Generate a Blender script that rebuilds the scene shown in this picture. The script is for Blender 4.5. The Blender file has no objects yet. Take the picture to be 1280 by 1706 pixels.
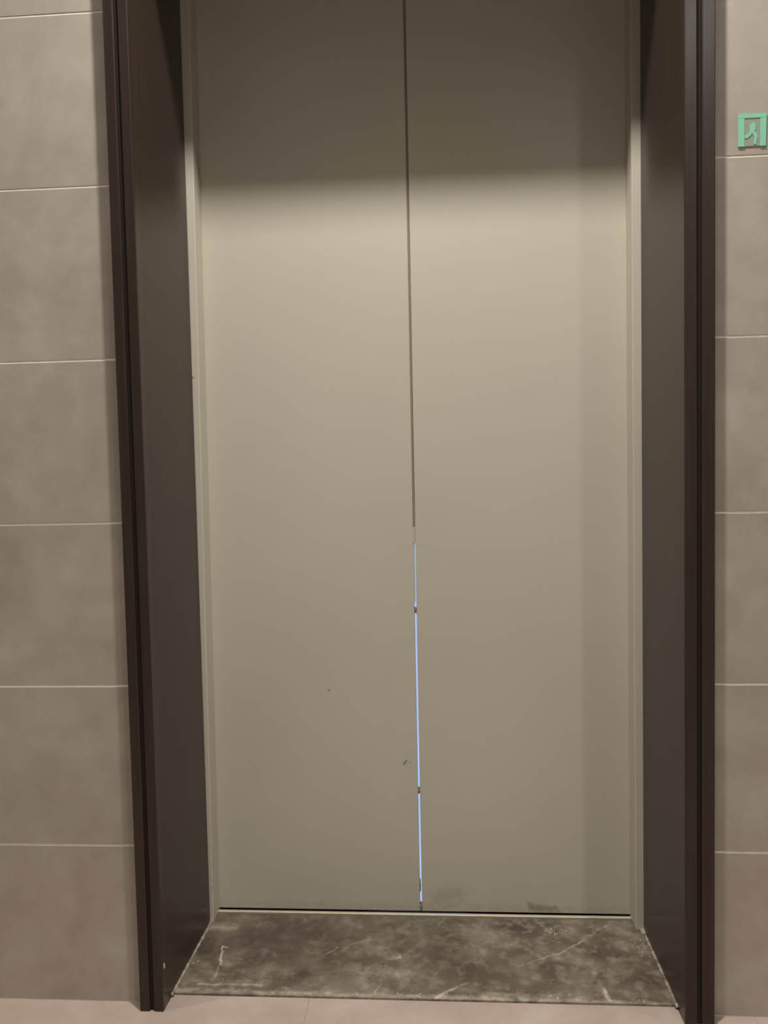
import bpy, bmesh, math, random
from mathutils import Vector, Matrix
random.seed(7)
scene = bpy.context.scene
C = scene.collection

# ------------------------------------------------------------------ camera
# metres; x right, y into the lift wall (tile face at y = 0), z up
CX, CY, CZ = 0.05, -1.3616, 0.98
YAW, PITCH, ROLL, FPX = -0.0659, -0.0504, 0.0208, 1283.1
fw = Vector((math.sin(YAW)*math.cos(PITCH), math.cos(YAW)*math.cos(PITCH), math.sin(PITCH)))
rt = Vector((math.cos(YAW), -math.sin(YAW), 0))
dn = fw.cross(rt)
r2 = math.cos(ROLL)*rt + math.sin(ROLL)*dn
d2 = -math.sin(ROLL)*rt + math.cos(ROLL)*dn
cam_data = bpy.data.cameras.new('camera')
cam = bpy.data.objects.new('camera', cam_data)
C.objects.link(cam)
up, bk = -d2, -fw
cam.matrix_world = Matrix(((r2.x, up.x, bk.x, CX), (r2.y, up.y, bk.y, CY), (r2.z, up.z, bk.z, CZ), (0, 0, 0, 1)))
cam_data.sensor_fit = 'HORIZONTAL'
cam_data.sensor_width = 24.0
cam_data.lens = 24.0 * FPX / 1280.0
cam_data.clip_start = 0.02
scene.camera = cam

# ------------------------------------------------------------------ light and exposure
world = bpy.data.worlds.new('world')
scene.world = world
world.use_nodes = True
world.node_tree.nodes['Background'].inputs[0].default_value = (0, 0, 0, 1)
world.node_tree.nodes['Background'].inputs[1].default_value = 0.0
scene.view_settings.view_transform = 'Standard'
scene.view_settings.look = 'None'
scene.view_settings.gamma = 1.0
scene.view_settings.use_curve_mapping = False
scene.view_settings.exposure = 0.0
LAMP_COLOUR = (1.0, 0.985, 0.945)
LAMP_MAIN, LAMP_ROW_FILL, LAMP_REAR, SPREAD = 32.6, 10.5, 6.0, 135.0      # watts (three), beam in degrees
LAMPS = [(0.047, -0.45, LAMP_MAIN), (1.65, -0.45, LAMP_ROW_FILL*0.5), (-1.55, -0.45, LAMP_ROW_FILL), (1.146, -1.95, LAMP_REAR*2.6), (-0.45, -1.95, LAMP_REAR)]  # the row pair and the last one are unseen lamps added as fill

# ------------------------------------------------------------------ dimensions
CEIL = 2.86
SOFFIT = 2.115
P_ = 0.025                    # casing stands this far off the tiles
D1, D2 = 0.2507, 0.2983       # face of the painted frame, face of the door leaves
XL, XR = -0.5075, 0.5245      # outer edges of the casing
IL, IR = -0.4631, 0.4736      # inner edges of the casing (front of the jamb panels)
JL, JR = -0.4565, 0.4748      # back edge of the jamb panels
DL, DR = -0.4497, 0.4589      # visible door edges
SEAM = 0.0046
ROOM_L, ROOM_R, ROOM_B = -2.3, 2.3, -2.6

# ------------------------------------------------------------------ material helpers
def srgb(r, g, b):
    f = lambda c: (c/255/12.92) if c/255 <= 0.04045 else ((c/255 + 0.055)/1.055)**2.4
    return (f(r), f(g), f(b), 1.0)

class Mat:
    def __init__(self, name, rough=0.5, metallic=0.0, spec=0.5):
        self.m = bpy.data.materials.new(name)
        self.m.use_nodes = True
        self.nt = self.m.node_tree
        self.b = self.nt.nodes['Principled BSDF']
        self.b.inputs['Roughness'].default_value = rough
        self.b.inputs['Metallic'].default_value = metallic
        self.b.inputs['Specular IOR Level'].default_value = spec
        self._co = None
    def n(self, t, **kw):
        x = self.nt.nodes.new(t)
        for k, v in kw.items():
            setattr(x, k, v)
        return x
    def l(self, a, b):
        self.nt.links.new(a, b)
    def co(self):
        if self._co is None:
            g = self.n('ShaderNodeNewGeometry')
            self._co = g.outputs['Position']      # world metres: everything here stands still
        return self._co
    def scaled(self, s):
        v = self.n('ShaderNodeVectorMath', operation='MULTIPLY')
        self.l(self.co(), v.inputs[0]); v.inputs[1].default_value = s
        return v.outputs[0]
    def noise(self, scale, detail=4, rough=0.55, stretch=(1, 1, 1), dist=0.0, off=(0, 0, 0)):
        t = self.n('ShaderNodeTexNoise')
        t.inputs['Scale'].default_value = scale
        t.inputs['Detail'].default_value = detail
        t.inputs['Roughness'].default_value = rough
        t.inputs['Distortion'].default_value = dist
        a = self.n('ShaderNodeVectorMath', operation='ADD')
        self.l(self.scaled(stretch), a.inputs[0]); a.inputs[1].default_value = off
        self.l(a.outputs[0], t.inputs['Vector'])
        return t.outputs['Fac']
    def ramp(self, fac, stops):
        r = self.n('ShaderNodeValToRGB')
        e = r.color_ramp.elements
        while len(e) < len(stops):
            e.new(0.5)
        for i, (p, c) in enumerate(stops):
            e[i].position = p; e[i].color = c
        self.l(fac, r.inputs[0])
        return r.outputs[0]
    def math(self, op, a, b=None, clamp=False):
        x = self.n('ShaderNodeMath', operation=op, use_clamp=clamp)
        for i, v in enumerate((a, b)):
            if v is None: continue
            if isinstance(v, (int, float)): x.inputs[i].default_value = v
            else: self.l(v, x.inputs[i])
        return x.outputs[0]
    def mix(self, fac, a, b, mode='MIX'):
        x = self.n('ShaderNodeMix', data_type='RGBA', blend_type=mode)
        for sock, v in ((x.inputs[0], fac), (x.inputs[6], a), (x.inputs[7], b)):
            if isinstance(v, (int, float)): sock.default_value = v
            elif isinstance(v, tuple): sock.default_value = v
            else: self.l(v, sock)
        return x.outputs[2]
    def streak(self, A, B, w, strength=1.0, wobble=None, soft=0.35):
        """mask around the segment A-B (world metres), w wide: a scratch, drip or smudge with its own shape"""
        A, B = Vector(A), Vector(B)
        ba = B - A
        s = self.n('ShaderNodeVectorMath', operation='SUBTRACT')
        self.l(self.co(), s.inputs[0]); s.inputs[1].default_value = A
        d = self.n('ShaderNodeVectorMath', operation='DOT_PRODUCT')
        self.l(s.outputs[0], d.inputs[0]); d.inputs[1].default_value = ba / max(ba.dot(ba), 1e-9)
        h = self.math('ADD', d.outputs['Value'], 0.0, True)
        sc = self.n('ShaderNodeVectorMath', operation='SCALE')
        sc.inputs[0].default_value = ba; self.l(h, sc.inputs['Scale'])
        q = self.n('ShaderNodeVectorMath', operation='SUBTRACT')
        self.l(s.outputs[0], q.inputs[0]); self.l(sc.outputs[0], q.inputs[1])
        ln = self.n('ShaderNodeVectorMath', operation='LENGTH')
        self.l(q.outputs[0], ln.inputs[0])
        dist = ln.outputs['Value']
        if wobble is not None:
            dist = self.math('ADD', dist, self.math('MULTIPLY', self.math('SUBTRACT', wobble, 0.5), w*1.6))
        mr = self.n('ShaderNodeMapRange', interpolation_type='SMOOTHSTEP')
        self.l(dist, mr.inputs['Value'])
        mr.inputs['From Min'].default_value = w*soft; mr.inputs['From Max'].default_value = w
        mr.inputs['To Min'].default_value = strength; mr.inputs['To Max'].default_value = 0.0
        return mr.outputs['Result']
    def colour(self, c):
        if isinstance(c, tuple): self.b.inputs['Base Color'].default_value = c
        else: self.l(c, self.b.inputs['Base Color'])
        return self
    def bump(self, h, strength=0.1, dist=0.002):
        b = self.n('ShaderNodeBump')
        b.inputs['Strength'].default_value = strength; b.inputs['Distance'].default_value = dist
        self.l(h, b.inputs['Height']); self.l(b.outputs[0], self.b.inputs['Normal'])

M = {}
def new(name, **kw):
    m = Mat(name, **kw); M[name] = m.m
    return m

# wall tile: greige cloudy porcelain
m = new('wall_tile', rough=0.42, spec=0.4)
n1 = m.noise(5.0, 5, 0.55, dist=0.6); n2 = m.noise(19.0, 4, 0.6)
c = m.ramp(n1, [(0.28, srgb(150, 138, 125)), (0.5, srgb(165, 153, 140)), (0.74, srgb(181, 171, 159))])
c = m.mix(0.35, c, m.ramp(n2, [(0.3, srgb(150, 136, 124)), (0.7, srgb(177, 166, 154))]))
m.colour(c); m.bump(n2, 0.04, 0.001)
m = new('grout', rough=0.85, spec=0.2)
m.colour(m.ramp(m.noise(60, 2), [(0.3, srgb(222, 212, 198)), (0.7, srgb(240, 232, 220))]))
m = new('plaster', rough=0.9, spec=0.1); m.colour(srgb(205, 205, 203))
m = new('lobby_paint', rough=0.8, spec=0.2); m.colour(srgb(176, 178, 172))
m = new('shaft_concrete', rough=0.95, spec=0.1); m.colour(srgb(70, 66, 60))
# floor tile: pinkish beige
m = new('floor_tile', rough=0.38, spec=0.4)
c = m.ramp(m.noise(7, 5, 0.6, dist=0.5), [(0.28, srgb(152, 134, 124)), (0.52, srgb(165, 146, 134)), (0.75, srgb(174, 158, 146))])
m.colour(c)
m = new('floor_joint', rough=0.8, spec=0.2); m.colour(srgb(144, 126, 115))
# bronze surround
m = new('bronze', rough=0.30, spec=0.36)
g = m.noise(9, 4, 0.6, stretch=(14, 14, 0.5))
m.colour(m.ramp(g, [(0.3, srgb(44, 34, 27)), (0.7, srgb(54, 43, 35))]))
m = new('bronze_groove', rough=0.6, spec=0.2); m.colour(srgb(36, 25, 19))
m = new('chip', rough=0.8); m.colour(srgb(225, 215, 198))

def paint(name, base, marks):
    m = new(name, rough=0.40, spec=0.4)
    n = m.noise(2.2, 3, 0.5)
    c = m.ramp(n, [(0.3, tuple(v*0.965 for v in base[:3]) + (1,)), (0.7, tuple(min(1, v*1.035) for v in base[:3]) + (1,))])
    wob = m.noise(75, 4, 0.65)
    for A, B, w, s, col in marks:
        c = m.mix(m.streak(A, B, w, s, wob, 0.15), c, col)
    m.colour(c)
    m.bump(m.noise(220, 2), 0.02, 0.0006)
    return m
DIRT = srgb(96, 82, 70)
DOOR = srgb(186, 178, 162)
YD = D2
paint('door_paint_scuffed', DOOR, [
    ((-0.0275, YD, 0.341), (-0.0205, YD, 0.349), 0.0035, 0.75, DIRT), ((-0.015, YD, 0.343), (-0.012, YD, 0.346), 0.003, 0.35, DIRT),
    ((-0.190, YD, 0.5056), (-0.189, YD, 0.5056), 0.003, 0.8, DIRT),
    ((-0.44, YD, 0.004), (0.0, YD, 0.006), 0.030, 0.22, DIRT)])
paint('door_paint_smudged', DOOR, [
    ((0.245, YD, 0.022), (0.300, YD, 0.018), 0.014, 0.45, DIRT), ((0.045, YD, 0.042), (0.085, YD, 0.052), 0.028, 0.20, DIRT),
    ((0.44, YD, 0.004), (0.01, YD, 0.006), 0.030, 0.22, DIRT)])
paint('frame_paint', srgb(186, 178, 162), [
    ((0.4595, YD - 0.02, 1.045), (0.466, YD - 0.03, 1.047), 0.004, 0.6, DIRT),
    ((-0.456, D1, 1.190), (-0.447, D1 + 0.02, 1.203), 0.003, 0.8, DIRT),
    ((-0.452, D1, 0.08), (-0.449, D1, 0.083), 0.004, 0.35, DIRT)])
m = new('seam_dark', rough=0.7, spec=0.2); m.colour(srgb(132, 118, 100))
m = new('buffer_rubber', rough=0.7, spec=0.2); m.colour(srgb(120, 104, 88))
m = new('sill_metal', rough=0.38, metallic=0.35); m.colour(srgb(196, 182, 160))
m = new('sill_dark', rough=0.7); m.colour(srgb(46, 36, 27))
m = new('caulk', rough=0.85, spec=0.2)
m.colour(m.ramp(m.noise(45, 4, 0.7), [(0.38, srgb(104, 92, 80)), (0.56, srgb(160, 146, 130))]))
m = new('crumbs', rough=0.9, spec=0.1); m.colour(srgb(200, 186, 168))

# dark marble with cloudy dust, veins and dried drips
m = new('marble', rough=0.36, spec=0.45)
n1 = m.noise(11, 5, 0.55, stretch=(1, 1.3, 1), dist=0.35); n2 = m.noise(42, 5, 0.6, dist=0.2); n3 = m.noise(4.2, 3, 0.5, off=(3.1, 0.4, 0))
c = m.ramp(n1, [(0.32, srgb(74, 63, 53)), (0.50, srgb(98, 87, 74)), (0.68, srgb(126, 114, 99))])
c = m.mix(m.math('MULTIPLY', m.math('SUBTRACT', n2, 0.48, True), 2.2, True), c, srgb(160, 147, 133))
c = m.mix(m.math('MULTIPLY', m.math('SUBTRACT', 0.56, n3, True), 2.8, True), c, srgb(66, 55, 45))
wob = m.noise(60, 4, 0.7)
breakup = m.math('MULTIPLY', m.math('SUBTRACT', m.noise(55, 3, 0.6, off=(5, 2, 1)), 0.26), 2.6, True)
wt_ = m.n('ShaderNodeTexNoise'); wt_.inputs['Scale'].default_value = 38.0; wt_.inputs['Detail'].default_value = 3.0
m.l(m.co(), wt_.inputs['Vector'])
w1 = m.n('ShaderNodeVectorMath', operation='SUBTRACT'); m.l(wt_.outputs['Color'], w1.inputs[0]); w1.inputs[1].default_value = (0.5, 0.5, 0.5)
w2 = m.n('ShaderNodeVectorMath', operation='MULTIPLY'); m.l(w1.outputs[0], w2.inputs[0]); w2.inputs[1].default_value = (0.013, 0.013, 0.0)
w3 = m.n('ShaderNodeVectorMath', operation='ADD'); m.l(w2.outputs[0], w3.inputs[0]); m.l(m.co(), w3.inputs[1])
w4 = m.n('ShaderNodeVectorMath', operation='MULTIPLY'); m.l(w3.outputs[0], w4.inputs[0]); w4.inputs[1].default_value = (1, 1, 0)
m._co = w4.outputs[0]          # the veins and drips wander instead of running straight
DUST, VEIN = srgb(200, 186, 168), srgb(176, 161, 143)
for A, B, w, s, col in [
        ((-0.405, 0.165, 0), (-0.395, 0.106, 0), 0.0040, 0.95, DUST), ((-0.404, 0.166, 0), (-0.395, 0.164, 0), 0.0045, 0.8, DUST),
        ((-0.396, 0.10, 0), (-0.394, 0.065, 0), 0.0030, 0.45, DUST),
        ((-0.42, 0.048, 0), (-0.30, 0.050, 0), 0.0050, 0.45, DUST),
        ((0.20, 0.125, 0), (0.285, 0.165, 0), 0.0032, 0.45, VEIN), ((0.285, 0.165, 0), (0.345, 0.215, 0), 0.0030, 0.75, VEIN),
        ((0.375, 0.245, 0), (0.400, 0.262, 0), 0.0034, 0.8, VEIN),
        ((0.035, 0.024, 0), (0.075, 0.055, 0), 0.0040, 0.85, VEIN), ((0.075, 0.055, 0), (0.095, 0.068, 0), 0.0030, 0.4, VEIN),
        ((-0.14, 0.180, 0), (-0.105, 0.200, 0), 0.0030, 0.6, VEIN), ((-0.19, 0.145, 0), (-0.165, 0.172, 0), 0.0028, 0.4, VEIN),
        ((-0.13, 0.105, 0), (-0.02, 0.095, 0), 0.022, 0.35, VEIN), ((-0.06, 0.135, 0), (-0.035, 0.145, 0), 0.005, 0.5, DUST),
        ((0.12, 0.035, 0), (0.20, 0.030, 0), 0.016, 0.45, VEIN), ((0.355, 0.028, 0), (0.350, 0.06, 0), 0.006, 0.8, DUST),
        ((-0.45, 0.235, 0), (-0.40, 0.235, 0), 0.020, 0.45, VEIN), ((0.40, 0.255, 0), (0.47, 0.22, 0), 0.020, 0.35, VEIN),
        ((-0.455, 0.030, 0), (0.46, 0.024, 0), 0.009, 0.40, DUST)]:
    A = (A[0], A[1], 0.0); B = (B[0], B[1], 0.0)
    mk = m.math('MULTIPLY', m.streak(A, B, w, s, wob, 0.1), breakup, True)
    c = m.mix(mk, c, col)
m.colour(c)

def emit(name, col, strength):
    m = new(name, rough=0.5)
    m.colour((0.02, 0.02, 0.02, 1))
    m.b.inputs['Emission Color'].default_value = col
    m.b.inputs['Emission Strength'].default_value = strength
emit('lamp_lens', LAMP_COLOUR + (1,), 4.0)
emit('car_light', srgb(176, 206, 250), 0.95)
emit('sign_green', srgb(110, 186, 148), 0.36)
M['sign_green'].node_tree.nodes['Principled BSDF'].inputs['Base Color'].default_value = srgb(112, 160, 136)
m = new('sign_acrylic', rough=0.3); m.colour(srgb(146, 150, 132))
m = new('lamp_trim', rough=0.5); m.colour(srgb(225, 225, 222))

# ------------------------------------------------------------------ mesh helpers
def mesh_obj(name, bm, mat, parent=None, smooth=False):
    bmesh.ops.recalc_face_normals(bm, faces=bm.faces)
    me = bpy.data.meshes.new(name)
    bm.to_mesh(me); bm.free()
    for mm in (mat if isinstance(mat, (list, tuple)) else [mat]):
        me.materials.append(M[mm])
    for p in me.polygons: p.use_smooth = smooth
    o = bpy.data.objects.new(name, me)
    C.objects.link(o)
    if parent is not None: o.parent = parent
    return o
def box_bm(x0, x1, y0, y1, z0, z1, bm=None, bevel=0.0, segs=1):
    b = bmesh.new()
    vs = [b.verts.new((x, y, z)) for x in (x0, x1) for y in (y0, y1) for z in (z0, z1)]
    for f in ((0, 1, 3, 2), (4, 6, 7, 5), (0, 4, 5, 1), (2, 3, 7, 6), (0, 2, 6, 4), (1, 5, 7, 3)):
        b.faces.new([vs[i] for i in f])
    if bevel:
        bmesh.ops.bevel(b, geom=b.edges[:], offset=bevel, segments=segs, profile=0.5, affect='EDGES')
    if bm is None: return b
    me = bpy.data.meshes.new('t'); b.to_mesh(me); b.free(); bm.from_mesh(me); bpy.data.meshes.remove(me)
    return bm
def box(name, dims, mat, parent=None, bevel=0.0, segs=1):
    return mesh_obj(name, box_bm(*dims, bevel=bevel, segs=segs), mat, parent)
def prism(name, pts, axis, a, b, mat, parent=None, bevel=0.0):
    """outline pts in the plane across `axis`, swept from a to b"""
    bm = bmesh.new()
    place = {'z': lambda p, t: (p[0], p[1], t), 'x': lambda p, t: (t, p[0], p[1]), 'y': lambda p, t: (p[0], t, p[1])}[axis]
    lo = [bm.verts.new(place(p, a)) for p in pts]; hi = [bm.verts.new(place(p, b)) for p in pts]
    n = len(pts)
    bm.faces.new(lo); bm.faces.new(hi[::-1])
    for i in range(n): bm.faces.new((lo[i], lo[(i+1) % n], hi[(i+1) % n], hi[i]))
    if bevel: bmesh.ops.bevel(bm, geom=bm.edges[:], offset=bevel, segments=2, profile=0.5, affect='EDGES')
    return mesh_obj(name, bm, mat, parent)
def empty(name, loc=(0, 0, 0)):
    o = bpy.data.objects.new(name, None); C.objects.link(o); o.location = loc
    o.empty_display_size = 0.05
    return o
def tag(o, label, cat, group=None):
    o['label'] = label; o['category'] = cat
    if group: o['group'] = group
    if 'kind' not in o: o['kind'] = 'thing'
    return o
def struct(o):
    o['kind'] = 'structure'
    return o

# ------------------------------------------------------------------ the setting
JOINT = 0.0034
def tile_field(wall, x0, step, ncol, rows, xmin=None, xmax=None):
    """tiles of 600 x 300 mm on a wall core, each an object; rows = list of (z0, z1)"""
    cache = {}
    for k in range(ncol):
        a, b = sorted((x0 + k*step, x0 + (k+1)*step))
        if xmin is not None: a = max(a, xmin)
        if xmax is not None: b = min(b, xmax)
        w = b - a - JOINT
        if w < 0.02: continue
        for z0, z1 in rows:
            h = z1 - z0 - JOINT
            key = (round(w, 4), round(h, 4))
            if key not in cache:
                o = mesh_obj('tile', box_bm(-w/2, w/2, 0, 0.009, -h/2, h/2, bevel=0.0004), 'wall_tile', wall)
                cache[key] = o.data
            else:
                o = bpy.data.objects.new('tile', cache[key]); C.objects.link(o); o.parent = wall
            o.location = ((a+b)/2, random.uniform(-0.0004, 0.0), (z0+z1)/2)
def courses(zs): return [(zs[i], zs[i+1]) for i in range(len(zs)-1)]
ZR = [0, .3, .6, .9, 1.2, 1.5, 1.8, 2.1, 2.4, 2.7, CEIL]
ZL = [0, .3, .6, .9, 1.194, 1.5, 1.8, 2.1, 2.4, 2.7, CEIL]

wl = struct(box('wall_left', (ROOM_L, -0.478, 0.0004, 0.42, 0, CEIL), 'grout'))
tile_field(wl, -0.490, -0.6, 4, courses(ZL), xmin=ROOM_L)
wr = struct(box('wall_right', (0.492, ROOM_R, 0.0004, 0.42, 0, CEIL), 'grout'))
tile_field(wr, 0.505, 0.6, 3, courses(ZR), xmax=ROOM_R)
wt = struct(box('wall_top', (-0.478, 0.492, 0.0004, 0.28, SOFFIT + 0.03, CEIL), 'grout'))
tile_field(wt, -0.490, 0.4975, 2, [(SOFFIT + 0.03, 2.4), (2.4, 2.7), (2.7, CEIL)])
struct(box('wall_rear', (ROOM_L, ROOM_R, ROOM_B - 0.1, ROOM_B, 0, CEIL), 'lobby_paint'))
struct(box('wall_end_left', (ROOM_L - 0.1, ROOM_L, ROOM_B, 0.0, 0, CEIL), 'lobby_paint'))
struct(box('wall_end_right', (ROOM_R, ROOM_R + 0.1, ROOM_B, 0.0, 0, CEIL), 'lobby_paint'))
struct(box('ceiling', (ROOM_L - 0.1, ROOM_R + 0.1, ROOM_B - 0.1, 0.42, CEIL, CEIL + 0.1), 'plaster'))
fl = struct(box('floor', (ROOM_L - 0.1, ROOM_R + 0.1, ROOM_B - 0.1, 1.2, -0.12, -0.012), 'floor_joint'))
# floor tiles 800 mm, their front row cut along the marble threshold
for i in range(6):
    for j in range(4):
        x0 = -2.4 + 0.4 + (i - 1)*0.8 + 0.20; x1 = x0 + 0.8
        x0, x1 = max(x0, ROOM_L), min(x1, ROOM_R)
        y1 = 0.0 - j*0.8 if j else 0.0215
        y0 = -(j+1)*0.8
        y0 = max(y0, ROOM_B)
        if x1 - x0 < 0.05 or y1 - y0 < 0.05: continue
        if j == 0:      # the strip under the casings stops at the tiles, the bay in the opening runs in to the marble
            pts = [(x0 + .0002, y0), (x1 - .0002, y0), (x1 - .0002, 0.0018)]
            a, b = max(x0 + .0002, -0.4625), min(x1 - .0002, 0.4735)
            if b - a > 0.01:
                pts += [(b, 0.0018)] if b < x1 - .002 else []
                if b >= x1 - .002: pts.pop()
                pts += [(b, 0.0215), (a, 0.0215)]
                pts += [(a, 0.0018), (x0 + .0002, 0.0018)] if a > x0 + .002 else []
            else:
                pts += [(x0 + .0002, 0.0018)]
            prism('floor_tile', pts, 'z', -0.012, 0.0, 'floor_tile', fl)
        else:
            box('floor_tile', (x0 + .0002, x1 - .0002, y0 + .0002, y1 - .0002, -0.012, 0.0), 'floor_tile', fl, bevel=0.0006)

# ------------------------------------------------------------------ bronze door surround
sur = tag(empty('door_surround', (SEAM, 0, 0)), 'dark bronze metal surround lining the lift opening between the stone tiles', 'door frame')
def keep(o, parent):                                  # parent without moving
    o.parent = parent
    o.matrix_parent_inverse = Matrix.Translation(-Vector(parent.location))
    return o
def casing(outer, inner, s):
    """upright casing: two flat bands with a dark groove between; s = +1 when the inner edge is at larger x"""
    w = abs(inner - outer)
    X = lambda t: outer + s*t
    gc, gw = w*0.51, 0.0038
    def arc(cx, cy, r, a0, a1, n=4):
        return [(X(cx + r*math.cos(math.radians(a0 + (a1 - a0)*k/n))), cy + r*math.sin(math.radians(a0 + (a1 - a0)*k/n))) for k in range(n + 1)]
    r = 0.0018
    pts = [(X(0), -0.0006)] + arc(r, -P_ + r, r, 180, 270) + arc(gc - gw - r, -P_ + r, r, 270, 360)
    pts += [(X(gc - gw), -P_ + 0.0048), (X(gc + gw), -P_ + 0.0048)]
    pts += arc(gc + gw + r, -P_ + r, r, 180, 270) + arc(w - r, -P_ + r, r, 270, 360) + [(X(w), -0.0006)]
    o = prism('casing', pts, 'z', 0.0, SOFFIT, 'bronze')
    keep(o, sur)
    gi = prism('casing_groove', [(X(gc - gw + 0.0004), -P_ + 0.0046), (X(gc + gw - 0.0004), -P_ + 0.0046), (X(gc + gw - 0.0004), -P_ + 0.0038), (X(gc - gw + 0.0004), -P_ + 0.0038)], 'z', 0.001, SOFFIT, 'bronze_groove')
    gi.parent = o
    return o
cl = casing(XL, IL, +1)
cr = casing(XR, IR, -1)
HW = 0.048
def head_pt(t, y): return (y, SOFFIT + t)
pts = [head_pt(0, -0.0006), head_pt(0, -P_ + 0.0015), head_pt(0.0015, -P_), head_pt(HW*0.5 - 0.005, -P_), head_pt(HW*0.5 - 0.0038, -P_ + 0.0012), head_pt(HW*0.5 - 0.0038, -P_ + 0.0048),
       head_pt(HW*0.5 + 0.0038, -P_ + 0.0048), head_pt(HW*0.5 + 0.0038, -P_ + 0.0012), head_pt(HW*0.5 + 0.005, -P_), head_pt(HW - 0.0015, -P_), head_pt(HW, -P_ + 0.0015), head_pt(HW, -0.0006)]
hd = prism('casing_head', pts, 'x', XL, XR, 'bronze'); keep(hd, sur)
# jamb panels, front to back, and the soffit panel
T = 0.012
for a, b, s in ((IL, JL, -1), (IR, JR, 1)):
    pts = [(a + s*0.0004, -P_ + 0.006), (b, D1 - 0.0025), (b + s*0.004, D1), (b + s*T, D1), (a + s*T, -P_ + 0.006)]
    keep(prism('jamb_panel', pts, 'z', 0.0, SOFFIT, 'bronze'), sur)
keep(box('soffit_panel', (JL - 0.01, JR + 0.01, -P_ + 0.002, D1, SOFFIT, SOFFIT + 0.012), 'bronze'), sur)
# worn chips that show pale on the bronze
for i, (x, y, z, rx, rz) in enumerate(((IL + 0.0002, -P_ + 0.010, 0.080, 0.0011, 0.0060), (XL - 0.0016, -0.0026, 1.440, 0.0020, 0.0026))):
    bm = bmesh.new(); bmesh.ops.create_icosphere(bm, subdivisions=2, radius=1.0)
    for v in bm.verts: v.co = Vector((x + v.co.x*rx*(1 + .2*math.sin(9*v.co.z)), y + v.co.y*0.0014, z + v.co.z*rz))
    keep(mesh_obj('paint_chip', bm, 'chip', smooth=True), sur)
# lumpy mortar bead where the jambs meet the marble
for a, b, s in ((IL, JL, 1), (IR, JR, -1)):
    bm = bmesh.new(); prev = None
    N = 60
    for i in range(N + 1):
        t = i/N
        y = 0.014 + t*(D1 - 0.012)
        x = a + (b - a)*t
        r = 0.0028 + 0.0018*math.sin(i*1.7 + s) * math.sin(i*0.6) + random.uniform(0, 0.0016) + (0.003 if t > 0.93 else 0)
        ring = [bm.verts.new((x + s*u*r*1.0, y, 0.004 + w*r)) for u, w in ((-0.4, -0.3), (1.2, -0.3), (0.8, 0.35), (0.3, 0.7), (-0.4, 0.9))]
        if prev:
            for k in range(5): bm.faces.new((prev[k], prev[(k+1) % 5], ring[(k+1) % 5], ring[k]))
        else: bm.faces.new(ring)
        prev = ring
    bm.faces.new(prev[::-1])
    keep(mesh_obj('mortar_bead', bm, 'caulk', smooth=True), sur)

# ------------------------------------------------------------------ painted steel frame round the door leaves
fr = tag(empty('steel_door_frame', (SEAM, D1, 0)), 'slim beige painted steel frame set inside the bronze surround, round the lift doors', 'door frame')
def stile(outer, inner_bottom, lean, s):
    bm = bmesh.new(); rings = []
    for z in (0.0045, SOFFIT):
        xi = inner_bottom + lean*z
        pts = [(outer, D1), (xi - s*0.0015, D1), (xi, D1 + 0.0015), (xi, D2 - 0.0004), (outer, D2 - 0.0004)]
        rings.append([bm.verts.new((x, y, z)) for x, y in pts])
    a, b = rings
    bm.faces.new(a); bm.faces.new(b[::-1])
    for i in range(5): bm.faces.new((a[i], a[(i+1) % 5], b[(i+1) % 5], b[i]))
    return keep(mesh_obj('frame_stile', bm, 'frame_paint'), fr)
stile(JL - 0.010, DL, 0.006, 1)
stile(JR + 0.010, DR, -0.001, -1)
keep(box('frame_head', (JL - 0.02, JR + 0.015, D1, D2 - 0.0004, SOFFIT - 0.03, SOFFIT), 'frame_paint', bevel=0.001), fr)

# ------------------------------------------------------------------ the two lift door leaves
GAP = 0.0046
DT = 0.026
DZ0 = 0.0095
def leaf(name, x0, x1, mat, label):
    root = tag(empty(name, ((x0 + x1)/2, D2 + DT/2, DZ0)), label, 'lift door', 'sliding lift door leaves')
    keep(box('door_panel', (x0, x1, D2 + 0.0003, D2 + DT, DZ0, SOFFIT + 0.02), mat, bevel=0.0012, segs=2), root)
    return root
dl = leaf('sliding_door', DL - 0.03, SEAM - GAP/2, 'door_paint_scuffed', 'beige lift door leaf with a small dark scuff beside the lit seam')
dr = leaf('sliding_door', SEAM + GAP/2, DR + 0.03, 'door_paint_smudged', 'beige lift door leaf with dark smudges along its bottom edge')
# buffers and the rubber strip in the seam, fixed to the scuffed leaf
e0 = SEAM - GAP/2
for z, h, y0, mat in ((0.8448, 0.036, D2 + 0.0009, 'door_paint_scuffed'), (0.6795, 0.010, D2 + 0.002, 'buffer_rubber'), (0.278, 0.008, D2 + 0.002, 'buffer_rubber'), (0.0135, 0.012, D2 + 0.004, 'seam_dark')):
    keep(box('seam_buffer', (e0 - 0.0002, e0 + GAP - 0.0002, y0, D2 + DT - 0.004, z - h/2, z + h/2), mat, bevel=0.0008), dl)
keep(box('seam_strip', (e0 - 0.0002, e0 + 0.0022, D2 + 0.0015, D2 + DT - 0.004, 0.70, 0.825), 'door_paint_scuffed'), dl)
keep(box('seam_buffer', (e0 - 0.0002, e0 + 0.0024, D2 + 0.003, D2 + DT - 0.004, 0.052, 0.072), 'seam_dark', bevel=0.0006), dl)
keep(box('seam_strip', (e0 - 0.0002, e0 + 0.0040, D2 + 0.0022, D2 + DT - 0.004, 0.8635, SOFFIT), 'seam_dark'), dl)

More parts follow.
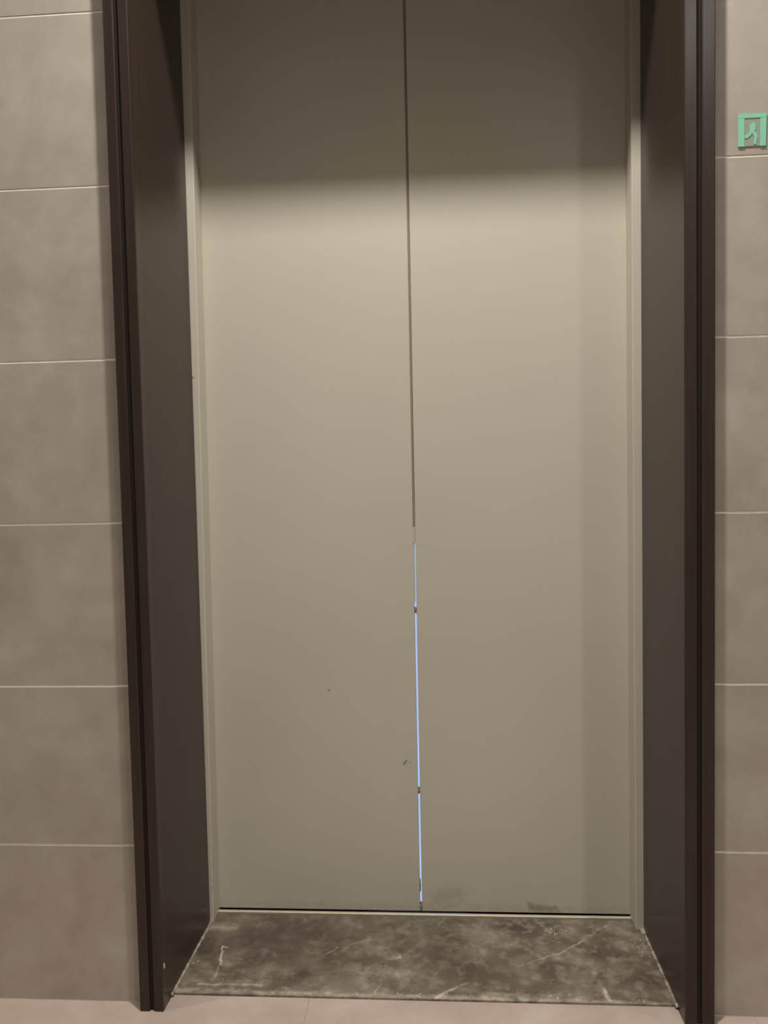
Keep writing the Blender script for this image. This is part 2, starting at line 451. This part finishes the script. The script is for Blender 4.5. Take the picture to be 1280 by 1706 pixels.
# ------------------------------------------------------------------ lift car behind the leaves, its lit panel shows through the seam
car = tag(empty('lift_car', (SEAM, 0.55, 0)), 'dark lift car behind the doors, its pale blue light showing in the seam', 'lift')
keep(box('car_wall', (-0.55, 0.56, 0.90, 0.93, 0.0, 2.3), 'shaft_concrete'), car)
keep(box('car_light_panel', (-0.10, 0.10, 0.334, 0.344, 0.0020, 0.90), 'car_light', bevel=0.002), car)
keep(box('car_wall', (-0.58, -0.55, 0.425, 0.93, 0.0, 2.3), 'shaft_concrete'), car)
keep(box('car_wall', (0.56, 0.59, 0.425, 0.93, 0.0, 2.3), 'shaft_concrete'), car)
keep(box('car_roof', (-0.58, 0.59, 0.425, 0.93, 2.3, 2.33), 'shaft_concrete'), car)
keep(box('car_floor', (-0.58, 0.59, 0.425, 0.93, -0.012, 0.0), 'shaft_concrete'), car)

# ------------------------------------------------------------------ sill and marble threshold
jx = lambda a, b, y: a + (b - a)*(y + P_ - 0.006)/(D1 - 0.0025 + P_ - 0.006)      # jamb face at depth y
th = tag(prism('marble_threshold', [(jx(IL, JL, 0.0222) + 0.0006, 0.0222), (jx(IR, JR, 0.0222) - 0.0006, 0.0222), (JR - 0.0004, D1 - 0.0006),
                                    (DR, D1 - 0.0006), (DR - 0.0006, 0.2855), (DL + 0.0006, 0.2855), (DL, D1 - 0.0006), (JL + 0.0004, D1 - 0.0006)],
               'z', -0.012, 0.004, 'marble', bevel=0.0008),
         'dark grey brown marble threshold slab with dusty pale veins in the lift doorway', 'threshold')
si = tag(empty('door_sill', (SEAM, D2, 0)), 'thin pale metal sill strip between the lift doors and the marble', 'door sill')
keep(box('sill_lip', (DL - 0.002, DR + 0.002, 0.2885, 0.2960, -0.012, 0.0075), 'sill_metal', bevel=0.0008), si)
keep(box('sill_track', (DL - 0.03, DR + 0.03, 0.2962, 0.42, -0.012, 0.0015), 'sill_dark'), si)

# plaster crumbs and dust lying on the marble: uncountable specks, one object
bm = bmesh.new()
def crumb(x, y, r):
    b = bmesh.new(); bmesh.ops.create_icosphere(b, subdivisions=1, radius=1.0)
    for v in b.verts: v.co = Vector((x + v.co.x*r*random.uniform(.6, 1.3), y + v.co.y*r*random.uniform(.6, 1.3), 0.004 + max(0, v.co.z + 0.5)*r*random.uniform(.3, .6)))
    me = bpy.data.meshes.new('t'); b.to_mesh(me); b.free(); bm.from_mesh(me); bpy.data.meshes.remove(me)
for k in range(18): crumb(random.gauss(0.265, 0.018), random.gauss(0.240, 0.012), random.uniform(.0005, .0017))
for k in range(16): crumb(random.gauss(0.455, 0.010), random.uniform(0.15, 0.235), random.uniform(.0006, .0018))
for k in range(10): crumb(random.gauss(-0.440, 0.008), random.uniform(0.05, 0.245), random.uniform(.0006, .0016))
for k in range(10): crumb(random.gauss(0.045, 0.008), random.gauss(0.245, 0.012), random.uniform(.0005, .0012))
for k in range(60): crumb(random.uniform(-0.44, 0.45), 0.026 + abs(random.gauss(0, 0.012)), random.uniform(.0005, .0016))
for k in range(40): crumb(random.uniform(-0.43, 0.44), random.uniform(0.04, 0.28), random.uniform(.0004, .0010))
cb = mesh_obj('plaster_crumbs', bm, 'crumbs')
cb['kind'] = 'stuff'
tag(cb, 'pale plaster crumbs and grit scattered on the dark marble threshold', 'crumbs')

# ------------------------------------------------------------------ green pictogram sign on the tiles
sx, sz = 0.5925, 1.5415
sg = tag(empty('exit_sign', (sx, 0, sz)), 'small green glowing pictogram sign on the stone tiles beside the bronze surround', 'sign')
W, H = 0.0235, 0.0275
keep(box('sign_panel', (sx - W, sx + W, -0.0016, -0.0004, sz - H + 0.001, sz + H - 0.001), 'sign_acrylic', bevel=0.0004), sg)
def stroke(name, pts):
    keep(prism(name, [(sx + x, sz + z) for x, z in pts], 'y', -0.0024, -0.0014, 'sign_green'), sg)
stroke('doorway_bar', [(-W + .0005, -H + .001), (-W + .0105, -H + .001), (-W + .0105, H - .008), (-W + .0005, H - .008)])
stroke('doorway_bar', [(W - .0105, -H + .001), (W - .0015, -H + .001), (W - .0005, H - .008), (W - .0105, H - .008)])
stroke('doorway_bar', [(-W + .0005, H - .0075), (W - .0005, H - .0075), (W - .0005, H - .0006), (-W + .0005, H - .0006)])
stroke('figure_body', [(-.0045, .0075), (.001, .0135), (.0055, .010), (.005, .001), (.0015, -.006), (-.004, -.004)])
stroke('figure_leg', [(-.004, -.0035), (-.0005, -.0065), (-.0085, -.0135), (-.0125, -.0125), (-.0125, -.009)])
stroke('figure_leg', [(.0005, -.006), (.0048, -.002), (.0085, -.0105), (.0060, -.0235), (.0020, -.0235), (.0035, -.0115)])

# ------------------------------------------------------------------ ceiling downlights, some of them unseen ones added as fill
for i, (x, y, s) in enumerate(LAMPS):
    lab = 'round white ceiling downlight ' + (
        'just outside the lift doors', 'added as fill light along the lift wall on the exit sign side', 'added as fill light along the lift wall on the side without a sign',
        'near the painted facing wall, towards the exit sign side', 'added as fill light near the painted facing wall, straight across from the lift doors')[i]
    d = tag(empty('downlight', (x, y, CEIL)), lab, 'lamp', 'ceiling downlights')
    bm = bmesh.new(); N = 32; rings = []
    for r, z in ((0.050, -0.0005), (0.050, -0.006), (0.066, -0.004), (0.068, -0.0005)):
        rings.append([bm.verts.new((r*math.cos(2*math.pi*k/N), r*math.sin(2*math.pi*k/N), z)) for k in range(N)])
    for a in range(4):
        A, B = rings[a], rings[(a+1) % 4]
        for k in range(N): bm.faces.new((A[k], A[(k+1) % N], B[(k+1) % N], B[k]))
    mesh_obj('trim_ring', bm, 'lamp_trim', d, True)
    bm = bmesh.new(); bmesh.ops.create_cone(bm, cap_ends=True, segments=32, radius1=0.0495, radius2=0.0495, depth=0.003)
    bmesh.ops.translate(bm, verts=bm.verts, vec=(0, 0, -0.0022))
    mesh_obj('lens', bm, 'lamp_lens', d)
    ld = bpy.data.lights.new('beam', 'AREA'); ld.shape = 'DISK'; ld.size = 0.098
    ld.energy = s; ld.color = LAMP_COLOUR; ld.spread = math.radians(SPREAD)
    lo = bpy.data.objects.new('beam', ld); C.objects.link(lo); lo.parent = d; lo.location = (0, 0, -0.0045)
